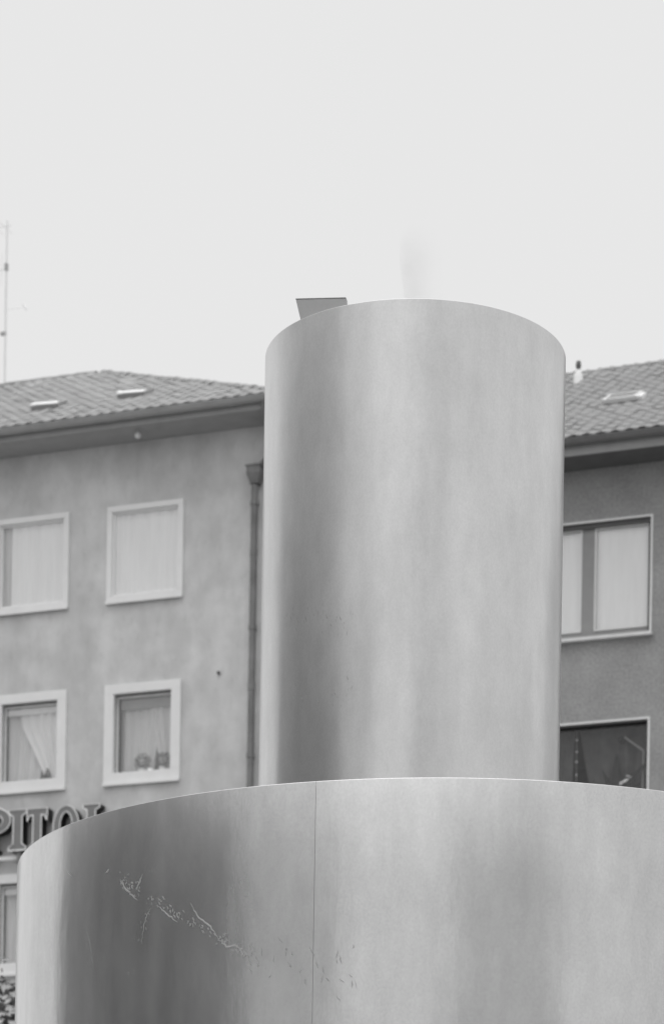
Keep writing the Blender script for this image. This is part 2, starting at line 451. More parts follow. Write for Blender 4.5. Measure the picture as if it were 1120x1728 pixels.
# roof body under the tiles
pitch = math.atan(3.05/5.5)
RZ = EZ+3.05; ridge_y = -OH+5.5
ex0, ex1, ey0, ey1 = LX0-.5, LX1+.5, -OH+.05, LD+.6
rb = MB()
rl, rr_ = ex0+5.4, ex1-5.5
A, Bq, Cq, Dq = (ex0, ey0, EZ-.01), (ex1, ey0, EZ-.01), (ex1, ey1, EZ-.01), (ex0, ey1, EZ-.01)
E1, E2 = (rl, ridge_y, RZ-.02), (rr_, ridge_y, RZ-.02)
rb.poly([A, Bq, E2, E1]); rb.poly([Bq, Cq, E2]); rb.poly([Cq, Dq, E1, E2]); rb.poly([Dq, A, E1]); rb.poly([A, Dq, Cq, Bq])
roofL = rb.build('roof', M['tile'], left)
def clipL(x, run): return (ex0+.05+run*5.4/5.5 < x < ex1-.05-run)
tiled_slope(roofL, 0, ex0, ex1, -OH-.02, EZ-.01, 5.5, pitch, M['tile'], (-6.6, 2.4), clipL, 300, 3, .007)
# ridge and hip caps
def caps(p, q, parent, m, step=.34, r=.085):
    p, q = Vector(p), Vector(q); n = int((q-p).length/step); d_ = (q-p).normalized()
    side = d_.cross(Vector((0, 0, 1))).normalized(); up = side.cross(d_).normalized()
    mb = MB(); k = 5
    for e, (ln, rr) in enumerate(((0, r*1.08), (step*1.08, r*.94))):
        for i in range(k+1):
            t = math.pi*i/k
            v = d_*ln + side*rr*math.cos(t) + up*(rr*.8*math.sin(t)-.02); mb.v.append(tuple(v))
    for i in range(k): mb.f.append((i, i+1, k+1+i+1, k+1+i))
    b = len(mb.v); mb.v += [tuple(Vector(mb.v[i])*1) for i in range(k+1)] ; mb.f.append(tuple(range(b, b+k+1)))
    me = mb.mesh('ridge_tile', m, True)
    rnd = random.Random(5)
    for i in range(n):
        link_copy(me, 'ridge_tile', parent, p+d_*(i*step)+Vector((0, 0, rnd.uniform(0, .012))), (0, rnd.gauss(0, .02), rnd.gauss(0, .01)))
caps((rl, ridge_y, RZ), (rr_, ridge_y, RZ+.0), roofL, M['tile'])
caps((ex1, ey0, EZ+.03), (rr_, ridge_y, RZ), roofL, M['tile'])

# windows
def left_window(cx, z0, z1, big, variant):
    hw = .63
    fr_w = .085 if not big else .155
    f = ring(cx-hw, cx+hw, z0, z1, fr_w, -.035, .05, wt=fr_w*(1 if not big else .9), wb=fr_w*(1.0 if not big else 1.05))
    win = f.build('window', M['white'], left, bevel=.004)
    sy = .0 if big else -.06      # the top windows sit nearly flush
    s = ring(cx-hw+fr_w, cx+hw-fr_w, z0+fr_w*1.05, z1-fr_w, .03, .075+sy, .12+sy); s.build('sash', M['white_old'] if big else M['curtain'], win)
    sl = MB(); sl.box(cx-hw-.005, cx+hw+.005, -.06, -.037, z0-.035, z0+.012); sl.build('sill', M['white'], win, bevel=.004)
    ix0, ix1, iz0, iz1 = cx-hw+fr_w+.01, cx+hw-fr_w-.01, z0+fr_w+.01, z1-fr_w-.01
    p = MB(); p.box(ix0, ix1, .094+sy, .100+sy, iz0, iz1); p.build('pane', M['glass'], win)
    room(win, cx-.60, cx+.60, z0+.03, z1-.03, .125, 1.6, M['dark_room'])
    if variant == 'net':
        curtain_mesh(ix0+.0, ix1, iz0, iz1-.005, .125+sy, .008, 60, int(cx*100)).build('curtain', M['curtain'], win, True)
    elif variant == 'net_gap':
        curtain_mesh(ix0+.15, ix1, iz0, iz1-.005, .125+sy, .008, 60, 5).build('curtain', M['curtain'], win, True)
        curtain_mesh(ix0-.02, ix0+.17, iz0, iz1-.005, .16+sy, .01, 20, 6).build('curtain', M['curtain_grey'], win, True)
    elif variant == 'tied':
        # two long net curtains crossing over at the top and drawn apart towards the sill
        mid = ix0+(ix1-ix0)*.62
        def shL(t, q, a, b):
            w_ = (mid+.10-a)*(.80+.20*q**.7); return a+t*w_
        def shR(t, q, a, b):
            w_ = (b-mid+.32)*(.36+.64*min(1, (q/.75))**1.1); return b-t*w_
        curtain_mesh(ix0, ix1, iz0, iz1, .21, .014, 50, 11, shL).build('curtain', M['curtain_grey'], win, True)
        curtain_mesh(ix0, ix1, iz0, iz1, .17, .014, 50, 12, shR).build('curtain', M['curtain_mid'], win, True)
        v = MB(); v.box(ix0+.02, ix1-.02, .125, .16, iz1-.12, iz1-.035); v.build('blind_box', M['curtain_mid'], win)
    elif variant == 'parted':
        mid = (ix0+ix1)/2
        def shL(t, q, a, b):
            w_ = (mid-a+.17)*(.86+.14*q); return a+t*w_
        def shR(t, q, a, b):
            w_ = (b-mid-.05)*(.60+.5*q); return b-t*w_
        curtain_mesh(ix0, ix1, iz0, iz1-.14, .26, .016, 50, 21, shL).build('curtain', M['curtain_grey'], win, True)
        curtain_mesh(ix0, ix1, iz0, iz1-.14, .23, .016, 40, 22, shR).build('curtain', M['curtain_grey'], win, True)
        v = MB(); v.box(ix0+.02, ix1-.02, .19, .22, iz1-.16, iz1-.02); v.build('pelmet', M['frame_grey'], win)
    return win
M['curtain_mid'] = mat('mid_net_curtain', 0.78, 0.9, var=.08, scale=3, stretch=(5, 5, .5))
for i, cx in enumerate(cols_c):
    left_window(cx, *rowsA, False, 'net_gap' if i == 3 else 'net')
    left_window(cx, *rowsB, True, {3: 'tied', 4: 'parted'}.get(i, 'net'))
    left_window(cx, *rowsC, True, 'tied' if i == 3 else 'net')
    left_window(cx, *rowsD, True, 'net')

# house plants on the sill of the second window
def house_plant(u, z, name_label, r, grp=None, seed=1):
    t = empty('potted_plant', fp(u, .16, z), -PHI)
    tag(t, name_label, 'plant', grp)
    pt = MB(); pt.tube([(0, 0, 0), (0, 0, .07), (0, 0, .075)], [.045, .06, .064], 14); pt.build('pot', M['white_old'], t)
    rnd = random.Random(seed); lf = MB()
    for k in range(230):
        v = Vector((rnd.gauss(0, 1), rnd.gauss(0, 1)*.35, rnd.gauss(0, 1))).normalized()*r*rnd.uniform(.45, 1)
        v.y *= .35
        p = Vector((0, 0, .07+r*.85)) + Vector((v.x*1.05, v.y, v.z*.95))
        a = rnd.random()*6.28; s = rnd.uniform(.012, .022)
        e1 = Vector((math.cos(a), rnd.uniform(-.6, .6), math.sin(a))).normalized()*s; e2 = e1.orthogonal().normalized()*s*.6
        lf.poly([p-e1, p+e2, p+e1, p-e2])
    tag(lf.build('leaves', M['plant_leaf'], t), kind='stuff')
    st = MB()
    for k in range(5):
        a = k*1.26; st.tube([(0, 0, .07), (.4*r*math.cos(a), .1*r*math.sin(a), .07+r*.9)], .003, 5)
    st.build('stem', M['bark'], t)
house_plant(-.13, 12.27, 'dark leafy round pot plant, left of the pair on the sill of the parted-curtain window', .135, seed=3)
house_plant(.21, 12.27, 'dark leafy round pot plant, right of the pair on the sill of the parted-curtain window', .135, seed=4)
t = empty('wrapped_ornament', fp(.03, .13, 12.27), -PHI)
tag(t, 'small pale cloth-like ornament lying low between the two sill plants', 'ornament')
o = MB(); o.tube([(0, 0, 0), (0, 0, .03), (.01, 0, .055), (.02, 0, .07)], [.075, .07, .035, .004], 12); o.build('folded_cloth', M['white'], t, True)
t = empty('window_lamp', fp(-1.72, .15, 12.27), -PHI)
tag(t, 'small dark cone-shaped lamp on the sill behind the crossed curtains of the left window', 'lamp')
o = MB(); o.tube([(0, 0, 0), (0, 0, .02)], [.05, .045], 12); o.build('lamp_base', M['black'], t)
o = MB(); o.tube([(0, 0, .02), (.01, 0, .10), (0, 0, .2)], [.08, .055, .012], 14); o.build('lamp_shade', M['cap'], t, True)
o = MB(); o.tube([(0, 0, .2), (0, 0, .235)], [.018, .012], 8); o.build('finial', M['white'], t, True)

# downpipe with hopper
dp = MB(); dp.tube([(1.755, -.11, .3), (1.755, -.11, 16.35)], .052, 12)
pipe = dp.build('downpipe', M['pipe'], left, True)
hp = MB()
hp.hexa([(1.70, -.17, 16.36), (1.83, -.17, 16.36), (1.83, -.03, 16.36), (1.70, -.03, 16.36), (1.66, -.22, 16.50), (1.87, -.22, 16.50), (1.87, -.005, 16.50), (1.66, -.005, 16.50)])
hp.box(1.66, 1.87, -.22, -.005, 16.5, 16.60); hp.box(1.645, 1.885, -.235, -.003, 16.60, 16.625)
hp.build('hopper', M['pipe'], pipe)
sn = MB(); sn.tube([(1.85, -.12, 16.62), (1.97, -.16, 16.72), (2.08, -.40, 17.0), (2.12, -.70, 17.3), (2.12, -.72, 17.34)], .045, 10)
sn.build('swan_neck', M['pipe'], pipe, True)
for z in (16.05, 14.2, 12.3, 10.4, 8.5, 6.6, 4.7, 2.8):
    bk = MB(); bk.tube([(1.755, -.11, z), (1.755, -.11, z+.06)], .062, 12); bk.box(1.735, 1.775, -.06, -.002, z+.01, z+.05); bk.build('pipe_clip', M['pipe'], pipe)
for z in (15.3, 13.3, 11.3):
    bk = MB(); bk.tube([(1.755, -.11, z), (1.755, -.11, z+.11)], .058, 12); bk.build('pipe_collar', M['pipe'], pipe)
# wall anchor and white insulator
an = MB(); an.box(1.165, 1.20, -.03, -.002, 13.61, 13.66); an.tube([(1.18, -.03, 13.635), (1.18, -.07, 13.635)], .01, 6); an.build('wall_anchor', M['cap'], left)
ins = MB(); ins.tube([(-.02, -.42, 17.14), (-.02, -.42, 17.16), (-.02, -.42, 17.20), (-.02, -.42, 17.225)], [.02, .045, .045, .02], 10)
ins.tube([(-.02, -.42, 17.225), (-.02, -.42, 17.262)], .008, 6); ins.build('eaves_lamp', M['white'], left, True)
# roof hatches standing slightly open
def hatch(u, run, parent):
    y = -OH+run; z = EZ+run*math.tan(pitch)+.05
    f = MB()
    f.box(-.215, .215, -.02, .0, -.02, .05); f.box(-.23, -.205, 0, .4, -.02, .04); f.box(.205, .23, 0, .4, -.02, .04)
    fo = f.build('roof_hatch', M['frame_grey'], parent); fo.location = (u, y, z); fo.rotation_euler = (pitch, 0, 0)
    g_ = MB(); g_.box(-.225, .225, -.02, .10, .055, .07)
    lid = g_.build('hatch_lid', M['hatch_glass'], fo); lid.rotation_euler = (.10, .05, 0)
    st_ = MB(); st_.tube([(.16, .02, .03), (.165, .03, .055)], .008, 6); st_.build('stay', M['cap'], fo)
hatch(-2.16, 1.42, roofL); hatch(-.68, 1.42, roofL)

# sign letters on a rail
sign = empty('letter_sign', fp(-1.5, -.02, 11.03), -PHI)
tag(sign, 'row of raised grey serif letters with bright edges on the pale grey house', 'sign')
def arc(cx, cz, rx, rz, a0, a1, n):
    return [(cx+rx*math.cos(R(a0+(a1-a0)*i/n)), cz+rz*math.sin(R(a0+(a1-a0)*i/n))) for i in range(n+1)]
H = .62
def serif_I(x, wst=.15, ws=.30, h=H):
    a, b = x-wst/2, x+wst/2; s0, s1 = x-ws/2, x+ws/2
    return [(s0, 0), (s1, 0), (s1, .05), (b, .10), (b, h-.10), (s1, h-.05), (s1, h), (s0, h), (s0, h-.05), (a, h-.10), (a, .10), (s0, .05)]
def serif_T(x, wst=.14, wb=.33, h=H):
    a, b = x-wst/2, x+wst/2; s0, s1 = x-wb/2, x+wb/2
    return [(x-.13, 0), (x+.13, 0), (x+.13, .045), (b, .08), (b, h-.10), (s1-.04, h-.11), (s1, h-.19), (s1+.01, h), (s0-.01, h), (s0, h-.19), (s0+.04, h-.11), (a, h-.10), (a, .08), (x-.13, .045)]
def serif_L(x, h=H):
    return [(x-.14, 0), (x+.22, 0), (x+.24, .2), (x+.2, .2), (x+.15, .10), (x+.07, .09), (x+.07, h-.09), (x+.14, h-.05), (x+.14, h), (x-.14, h), (x-.14, h-.05), (x-.07, h-.09), (x-.07, .09), (x-.14, .05)]
def letter(out, inner, x, z, dep=.19):
    """box letter: dark returns, bright edging, grey face"""
    n = len(out)
    body = MB(); rimm = MB(); face = MB()
    loops = [out] + ([inner] if inner else [])
    def side(mb, lp, y0, y1):
        for i in range(len(lp)):
            j = (i+1) % len(lp)
            mb.poly([(lp[i][0], y0, lp[i][1]), (lp[i][0], y1, lp[i][1]), (lp[j][0], y1, lp[j][1]), (lp[j][0], y0, lp[j][1])])
    def cap(mb, y):
        if not inner: mb.poly([(a, y, b) for a, b in out]); return
        m_ = len(inner)
        for i in range(m_):
            j = (i+1) % m_
            mb.poly([(out[i][0], y, out[i][1]), (out[j][0], y, out[j][1]), (inner[j][0], y, inner[j][1]), (inner[i][0], y, inner[i][1])])
    for lp in loops: side(body, lp, -dep, -.0)
    cap(body, 0)
    cap(face, -dep)
    for lp in loops:
        for i in range(len(lp)):
            j = (i+1) % len(lp)
            rimm.tube([(lp[i][0], -dep-.003, lp[i][1]), (lp[j][0], -dep-.003, lp[j][1])], .009, 5)
    o = face.build('letter', M['letter'], sign); o.location = (x, 0, z)
    body.build('letter_side', M['black'], o); rimm.build('edging', M['rim'], o)
    return o
x0s = 1.5   # sign empty sits at u=-1.5
NQ = 28
# P : closed outline with bowl hole (outline and hole sampled together)
def P_parts(x):
    stem = [(x-.20, 0), (x+.06, 0), (x+.06, .045), (x-.0, .08), (x-.0, H-.10), (x-.0, H), (x-.20, H), (x-.20, H-.045), (x-.14, H-.08), (x-.14, .08), (x-.20, .045)]
    return stem
letter(P_parts(-2.44), None, 0+x0s, .12)
bo = arc(-2.46, .12+.0+H*.5+.06-.12, .29, .20, 90, -90, 14) ; bi = arc(-2.46, H*.5+.06, .155, .105, 90, -90, 14)
letter([(a, b) for a, b in bo] + [(a, b) for a, b in reversed(bi)], None, x0s+.02, .22)
letter(serif_I(0), None, x0s-2.03, .12)
letter(serif_T(0), None, x0s-1.70, .12)
oo = arc(0, H/2, .215, .32, 0, 360*(NQ-1)/NQ, NQ-1); oi = arc(0, H/2+.0, .105, .225, 0, 360*(NQ-1)/NQ, NQ-1)
letter(oo, oi, x0s-1.21, .12)
letter(serif_L(0), None, x0s-.79, .12)
rl_ = MB(); rl_.box(-1.3, .85, -.13, -.09, -.0, .055); rail = rl_.build('sign_rail', M['white_old'], sign)
for x in (-1.2, -.52, .1, .7):
    b_ = MB(); b_.box(x-.02, x+.02, -.088, .018, .0, .05); b_.build('rail_bracket', M['cap'], rail)
    b_ = MB(); b_.box(x-.035, x+.035, -.16, -.132, -.03, .11); b_.build('rail_clamp', M['letter'], rail)

# television mast
ant = empty('television_mast', fp(-5.0, 4.8, RZ+.02), -PHI)
tag(ant, 'tall thin pale aerial mast with small clamps standing on the left roof ridge', 'antenna')
a_ = MB(); a_.tube([(0, 0, -.1), (0, 0, 1.7), (0, 0, 2.85)], [.024, .022, .016], 8); a_.build('mast', M['aerial'], ant)
for (x, z, w_, h_) in ((-.035, .90, .10, .05), (.0, 2.05, .05, .12)):
    k = MB(); k.box(x-w_/2, x+w_/2, -.03, .03, z-h_/2, z+h_/2); k.build('mast_clamp', M['clamp'], ant)
k = MB(); k.tube([(-.9, 0, 2.76), (.08, 0, 2.76)], .006, 6)
for i in range(6): k.tube([(-.85+.16*i, -.3, 2.76), (-.85+.16*i, .3, 2.76)], .004, 5)
k.build('dipole_array', M['aerial'], ant)
k = MB(); k.tube([(-.5, 0, 2.05), (0, 0, 2.0)], .006, 6)
for i in range(4): k.tube([(-.45+.12*i, 0, 1.75), (-.45+.12*i, 0, 2.3)], .004, 5)
k.build('dipole_array', M['aerial'], ant)
k = MB(); k.tube([(0, 0, 1.30), (.35, 0, 1.31)], .004, 5); k.tube([(.33, 0, 1.36), (.40, 0, 1.26)], .016, 6); k.build('feed_arm', M['aerial'], ant)

# ================= RIGHT HOUSE =================
right = empty('rendered_house', fp(6.6, 0), -PHI)
tag(right, 'darker grey roughcast house with wide grey framed windows, right of the steel fountain', 'building')
RX0, RX1 = 3.0-6.6, 16.0-6.6
EZ2 = 16.24; SZ2 = 16.04
rw = [(5.90-6.6, 7.76-6.6), (9.3-6.6, 11.16-6.6), (12.7-6.6, 14.56-6.6)]
rr1 = (13.64, 15.28); rr2 = (10.72, 12.42); rr3 = (7.8, 9.5)
holes = [(a, b, z0, z1) for a, b in rw for z0, z1 in (rr1, rr2, rr3)]
wall_with_holes(RX0, RX1, 0, SZ2, holes, 0, WT).build('wall', M['plaster_b'], right)
sw = MB(); sw.box(RX0, RX0+WT, WT, LD, 0, SZ2); sw.box(RX1-WT, RX1, WT, LD, 0, SZ2); sw.box(RX0+WT, RX1-WT, LD-WT, LD, 0, SZ2)
for xa, xb in ((RX0, RX0+WT), (RX1-WT, RX1)):
    sw.hexa([(xa, 0, SZ2+.002), (xb, 0, SZ2+.002), (xb, LD, SZ2+.002), (xa, LD, SZ2+.002), (xa, 4.7, SZ2+2.9), (xb, 4.7, SZ2+2.9), (xb, 4.9, SZ2+2.9), (xa, 4.9, SZ2+2.9)])
sw.build('side_wall', M['plaster_b'], right)
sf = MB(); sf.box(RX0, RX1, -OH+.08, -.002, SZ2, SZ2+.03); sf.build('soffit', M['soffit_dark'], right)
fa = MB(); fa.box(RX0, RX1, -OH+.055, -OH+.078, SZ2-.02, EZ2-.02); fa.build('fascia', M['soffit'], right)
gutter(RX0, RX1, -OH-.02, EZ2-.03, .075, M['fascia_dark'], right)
RZ2 = EZ2+3.15; pitch2 = math.atan(3.15/5.5)
rb = MB(); ey0, ey1 = -OH+.05, LD+.6
rb.poly([(RX0, ey0, EZ2-.01), (RX1, ey0, EZ2-.01), (RX1, ridge_y, RZ2-.02), (RX0, ridge_y, RZ2-.02)])
rb.poly([(RX0, ridge_y, RZ2-.02), (RX1, ridge_y, RZ2-.02), (RX1, ey1, EZ2-.01), (RX0, ey1, EZ2-.01)])
rb.poly([(RX0, ey0, EZ2-.05), (RX1, ey0, EZ2-.05), (RX1, ey1, EZ2-.05), (RX0, ey1, EZ2-.05)])
roofR = rb.build('roof', M['tile_b'], right)
tiled_slope(roofR, 0, RX0, RX1, -OH-.03, EZ2-.01, 5.5, pitch2, M['tile_b'], (4.9-6.6, 8.25-6.6), None, 300, 8, .011)
caps((RX0, ridge_y, RZ2), (RX1, ridge_y, RZ2), roofR, M['tile_b'])

def right_window(a, b, z0, z1, kind):
    # thin pale plaster edge standing just proud of the wall, deep dark reveal, grey casements
    tr = ring(a-.028, b+.028, z0-.028, z1+.028, .028, -.012, .02)
    win = tr.build('window', M['white'], right)
    if kind == 'pale':
        fr = ring(a, b, z0, z1, .055, .10, .16, wt=.06, wb=.12)
        mid = 6.83-6.6+(a-(5.90-6.6))
        fr.box(mid-.095, mid+.095, .098, .158, z0+.12, z1-.06)
        fr.build('frame', M['frame_grey'], win)
        for (p0, p1) in ((a+.055, mid-.095), (mid+.095, b-.055)):
            bd = ring(p0, p1, z0+.12, z1-.06, .02, .085, .097); bd.build('sash', M['white'], win)
            p = MB(); p.box(p0+.02, p1-.02, .12, .126, z0+.14, z1-.08); p.build('pane', M['glass'], win)
            curtain_mesh(p0, p1, z0+.12, z1-.06, .14, .003, 30, int(p0*10)).build('curtain', M['curtain'], win, True)
        gs = MB(); gs.box(a+.002, b-.002, .04, .098, z1-.062, z1-.002); gs.box(b-.034, b-.002, .04, .098, z0+.01, z1-.064); gs.build('reveal_shade_strip', M['cap'], win)  # dark strips stand in for the shade at top and right of the reveal
        sl = MB(); sl.box(a-.05, b+.05, -.10, -.013, z0-.05, z0-.005); sl.build('sill', M['white_old'], win)
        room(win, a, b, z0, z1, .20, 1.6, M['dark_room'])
    else:
        fr = ring(a, b, z0, z1, .04, .10, .16); fr.build('frame', M['black'], win)
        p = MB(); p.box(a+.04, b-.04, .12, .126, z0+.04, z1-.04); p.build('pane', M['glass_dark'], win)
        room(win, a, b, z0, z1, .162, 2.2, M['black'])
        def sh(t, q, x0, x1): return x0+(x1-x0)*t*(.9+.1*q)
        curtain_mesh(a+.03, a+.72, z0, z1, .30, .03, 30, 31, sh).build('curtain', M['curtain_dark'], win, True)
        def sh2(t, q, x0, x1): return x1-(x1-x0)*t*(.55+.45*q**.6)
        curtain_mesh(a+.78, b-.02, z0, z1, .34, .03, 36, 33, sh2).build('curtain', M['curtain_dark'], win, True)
    return win
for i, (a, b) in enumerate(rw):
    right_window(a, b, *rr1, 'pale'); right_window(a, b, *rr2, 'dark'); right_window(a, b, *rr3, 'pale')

# things behind the dark window
t = empty('desk_lamp', fp(7.38, .24, 10.76), -PHI); tag(t, 'desk lamp with slanting pale arm, behind the dark window right of the fountain', 'lamp')
k = MB(); k.tube([(.25, 0, 0), (.25, 0, .02)], .08, 12); k.build('lamp_base', M['cap'], t)
k = MB(); k.tube([(.25, 0, .02), (.26, 0, 1.28)], .01, 6); k.tube([(.26, 0, 1.28), (-.03, 0, 1.50)], .012, 8); k.build('lamp_arm', M['clamp'], t)
k = MB(); k.tube([(-.03, 0, 1.50), (-.10, 0, 1.43)], [.02, .06], 12); k.build('lamp_shade', M['black'], t)
t = empty('potted_plant', fp(7.25, .22, 10.76), -PHI); tag(t, 'shadowy leafy plant with a few pale leaves, behind the dark window right of the fountain', 'plant')
k = MB(); k.tube([(0, 0, 0), (0, 0, .16)], [.08, .11], 12); k.build('pot', M['soil'], t)
k = MB(); rnd = random.Random(9)
for i in range(26):
    a = rnd.uniform(-1.3, 1.3); L_ = rnd.uniform(.35, .85); y = rnd.uniform(-.05, .1)
    L_ *= 1.5; p0 = Vector((0, 0, .14)); p1 = p0+Vector((math.sin(a)*L_*.35, y*.5, math.cos(a)*L_*.7)); p2 = p1+Vector((math.sin(a)*L_*.45, y*.5, math.cos(a)*L_*.25))
    n_ = Vector((math.cos(a), 0, -math.sin(a)))*.055
    k.poly([p0-n_*.2, p1-n_, p2, p1+n_, p0+n_*.2])
tag(k.build('leaves', M['black'], t), kind='stuff')
k = MB()
for (x, z, s, a) in ((.14, .86, .07, .5), (.19, .92, .055, -.3), (-.05, .62, .03, 1.2), (.08, .83, .035, .9)):
    k.poly([(x-s*math.cos(a), -.02, z-s*math.sin(a)), (x+.02, -.03, z-.015), (x+s*math.cos(a), -.02, z+s*math.sin(a)), (x-.02, -.01, z+.02)])
k.build('pale_leaf', M['curtain_mid'], t)
t = empty('bead_string', fp(6.67, .2, 10.8), -PHI); tag(t, 'string of small pale beads hanging inside the dark window by the curtain', 'bead string')
k = MB(); k.tube([(0, 0, 0), (0, 0, 1.6)], .003, 5); k.build('cord', M['clamp'], t)
for i in range(9):
    z = .1+i*.17+rnd.uniform(-.04, .04); k = MB(); r_ = rnd.uniform(.012, .022)
    k.tube([(0, 0, z-r_), (0, 0, z-r_*.5), (0, 0, z), (0, 0, z+r_*.5), (0, 0, z+r_)], [.003, r_*.85, r_, r_*.85, .003], 8); k.build('bead', M['curtain_mid'], t, True)

# roof window and vent pipe on the right roof
f = ring(-.26, .26, 0, .50, .045, -.03, .03)
rwn = f.build('roof_window', M['curtain_grey'], roofR); run = 2.15
rwn.location = (6.87-6.6, -OH+run, EZ2+run*math.tan(pitch2)+.09); rwn.rotation_euler = (pitch2-R(90), 0, 0)
p = MB(); p.box(-.215, .215, -.01, 0, .045, .455); p.build('pane', M['tile_b'], rwn)
fl = MB(); fl.box(.262, .34, -.02, .03, .02, .34); fl.build('flashing', M['curtain_mid'], rwn)
v = MB(); v.tube([(0, 0, -.1), (0, 0, .14), (0, 0, .22)], [.085, .07, .03], 12); vo = v.build('vent_pipe', M['white'], roofR, True)
vo.location = (5.55-6.6, 3.9, EZ2+4.6*math.tan(pitch2)+.0)
v = MB(); v.tube([(0, 0, .24), (0, 0, .29), (0, 0, .36)], [.03, .045, .035], 10); v.build('vent_cap', M['cap'], vo)
v = MB(); v.tube([(0, 0, .2), (0, 0, .25)], .022, 8); v.build('vent_neck', M['white'], vo)

# ================= buildings round the square, outside the frame (mirrored in the steel) =================
def block(name, label, loc, rz, W, D_, Ht, storeys, bays, wm, seed=0, roof_h=2.2):
    e = empty(name, loc, rz); tag(e, label, 'building')
    k = MB(); k.box(-W/2, W/2, 0, D_, 0, Ht); k.build('wall', wm, e)
    k = MB(); k.hexa([(-W/2-.4, -.4, Ht+.002), (W/2+.4, -.4, Ht+.002), (W/2+.4, D_+.4, Ht+.002), (-W/2-.4, D_+.4, Ht+.002),
                      (-W/2-.4+roof_h, D_/2-.1, Ht+roof_h), (W/2+.4-roof_h, D_/2-.1, Ht+roof_h), (W/2+.4-roof_h, D_/2+.1, Ht+roof_h), (-W/2-.4+roof_h, D_/2+.1, Ht+roof_h)])
    k.build('roof', M['tile'], e)
    sh = Ht/storeys; bw_ = W/bays
    wf = ring(-.65, .65, 0, 1.6, .09, -.04, .0).mesh('window', M['white_old']); pm_ = MB().box(-.56, .56, -.02, -.002, .09, 1.51).mesh('pane', M['pane_dark'])
    for s in range(storeys):
        for b_ in range(bays):
            o_ = link_copy(wf, 'window', e, (-W/2+bw_*(b_+.5), -.001, sh*s+.9)); link_copy(pm_, 'pane', o_)
    return e
M['pane_dark'] = mat('reflecting_window_pane', 0.45, 0.08, var=.1, spec=1.0)
block('guild_house', 'mid dark rendered building at the far left side of the square', (-20, 17.9, 0), R(90), 7.4, 10, 12.6, 4, 3, M['dim_wall'], roof_h=1.2)
block('bank_house', 'pale grey rendered building at the near left corner of the square', (-22.5, -15.5, 0), R(112), 20.0, 10, 15.5, 5, 7, M['soft_wall'])
block('office_building', 'dark rendered building along the left side of the square', (-20, 4.8, 0), R(90), 18.6, 10, 13.4, 4, 6, M['dark_wall'], roof_h=1.2)
block('town_house', 'pale rendered building behind the camera across the square', (11.0, -34, 0), R(180), 21.6, 10, 16.3, 6, 6, M['pale_wall'])
block('corner_house', 'mid grey rendered building at the right end of the terrace', fp(26.5, .2), -PHI, 20.0, 10, 15.6, 5, 7, M['mid_wall'])

# ================= STEEL FOUNTAIN =================
LC = Vector((.385, 10.1, 0)); LR = 1.551; LZ = 1.6+2.166
UC = Vector((.237, 10.1, 0)); UR = .5436; UZ = 1.6+4.065
fo = empty('steel_fountain', LC)
tag(fo, 'tiered fountain of stacked brushed steel drums, the narrow drum standing on the wide one', 'fountain')
def drum_part(name, r0, r1, z0, z1, a0, a1, parent, m, off=(0, 0), n=None, lip=.012):
    """curved sheet of real thickness with a rolled top lip"""
    n = n or max(8, int(abs(a1-a0)/R(1.5)))
    prof = []
    zs = [z0+(z1-lip-z0)*i/10 for i in range(11)]
    prof += [(r1, z) for z in zs]
    for k in range(1, 6):
        t = math.pi*k/6; rm = (r0+r1)/2; rr = (r1-r0)/2
        prof.append((rm+rr*math.cos(t), z1-lip+lip*math.sin(t)))
    prof += [(r0, z1-lip), (r0, z0)]
    mb = MB(); full = abs(abs(a1-a0)-2*math.pi) < 1e-6
    cnt = n if full else n+1
    for i in range(cnt):
        a = a0+(a1-a0)*i/n
        for (r, z) in prof: mb.v.append((off[0]+r*math.sin(a), off[1]-r*math.cos(a), z))
    k = len(prof)
    for i in range(n):
        j = (i+1) % cnt
        for q in range(k-1): mb.f.append((i*k+q, j*k+q, j*k+q+1, i*k+q+1))
    if not full:
        mb.f.append(tuple(range(k))); mb.f.append(tuple(n*k+q for q in range(k-1, -1, -1)))
    return mb.build(name, m, parent, True)
# lower drum: curved sheets meeting at narrow recessed joints
seams = [R(-17.6), R(54), R(126), R(198), R(270)]
gap = .0012/LR
core = drum_part('drum_core', LR-.02, LR-.0042, .5, LZ-.012, 0, 2*math.pi, fo, M['steel_edge'])
for i, s in enumerate(seams):
    e = seams[(i+1) % 5] + (0 if i < 4 else 2*math.pi)
    drum_part('drum_sheet', LR-.004, LR, .5, LZ, s+gap/2, e-gap/2, fo, M['steel'], lip=.002)
# upper drum, eccentric
offu = (UC.x-LC.x, 0)
ud = drum_part('upper_drum', UR-.008, UR, LZ-.3, UZ, R(160), R(520), fo, M['steel_upper'], (0, 0), 260, lip=.0015)
ud.location = (offu[0], offu[1], 0)
def water_disc(r, z, name, parent, off=(0, 0), r_in=0):
    mb = MB(); n = 96; rg = 10
    for j in range(rg+1):
        rr = r_in+(r-r_in)*j/rg
        for i in range(n):
            a = 2*math.pi*i/n; x, y = rr*math.cos(a), rr*math.sin(a)
            mb.v.append((off[0]+x, off[1]+y, z+.004*noise.noise(Vector((x*5, y*5, z)))))
    for j in range(rg):
        for i in range(n):
            mb.f.append((j*n+i, j*n+(i+1) % n, (j+1)*n+(i+1) % n, (j+1)*n+i))
    return mb.build(name, M['water'], parent, True)
M['water'] = mat('fountain_water', 0.05, 0.04, var=.1, spec=.7)
water_disc(LR-.022, LZ-.02, 'water_surface', fo, r_in=.02); water_disc(UR-.01, UZ-.02, 'water_surface', fo, offu, .01)
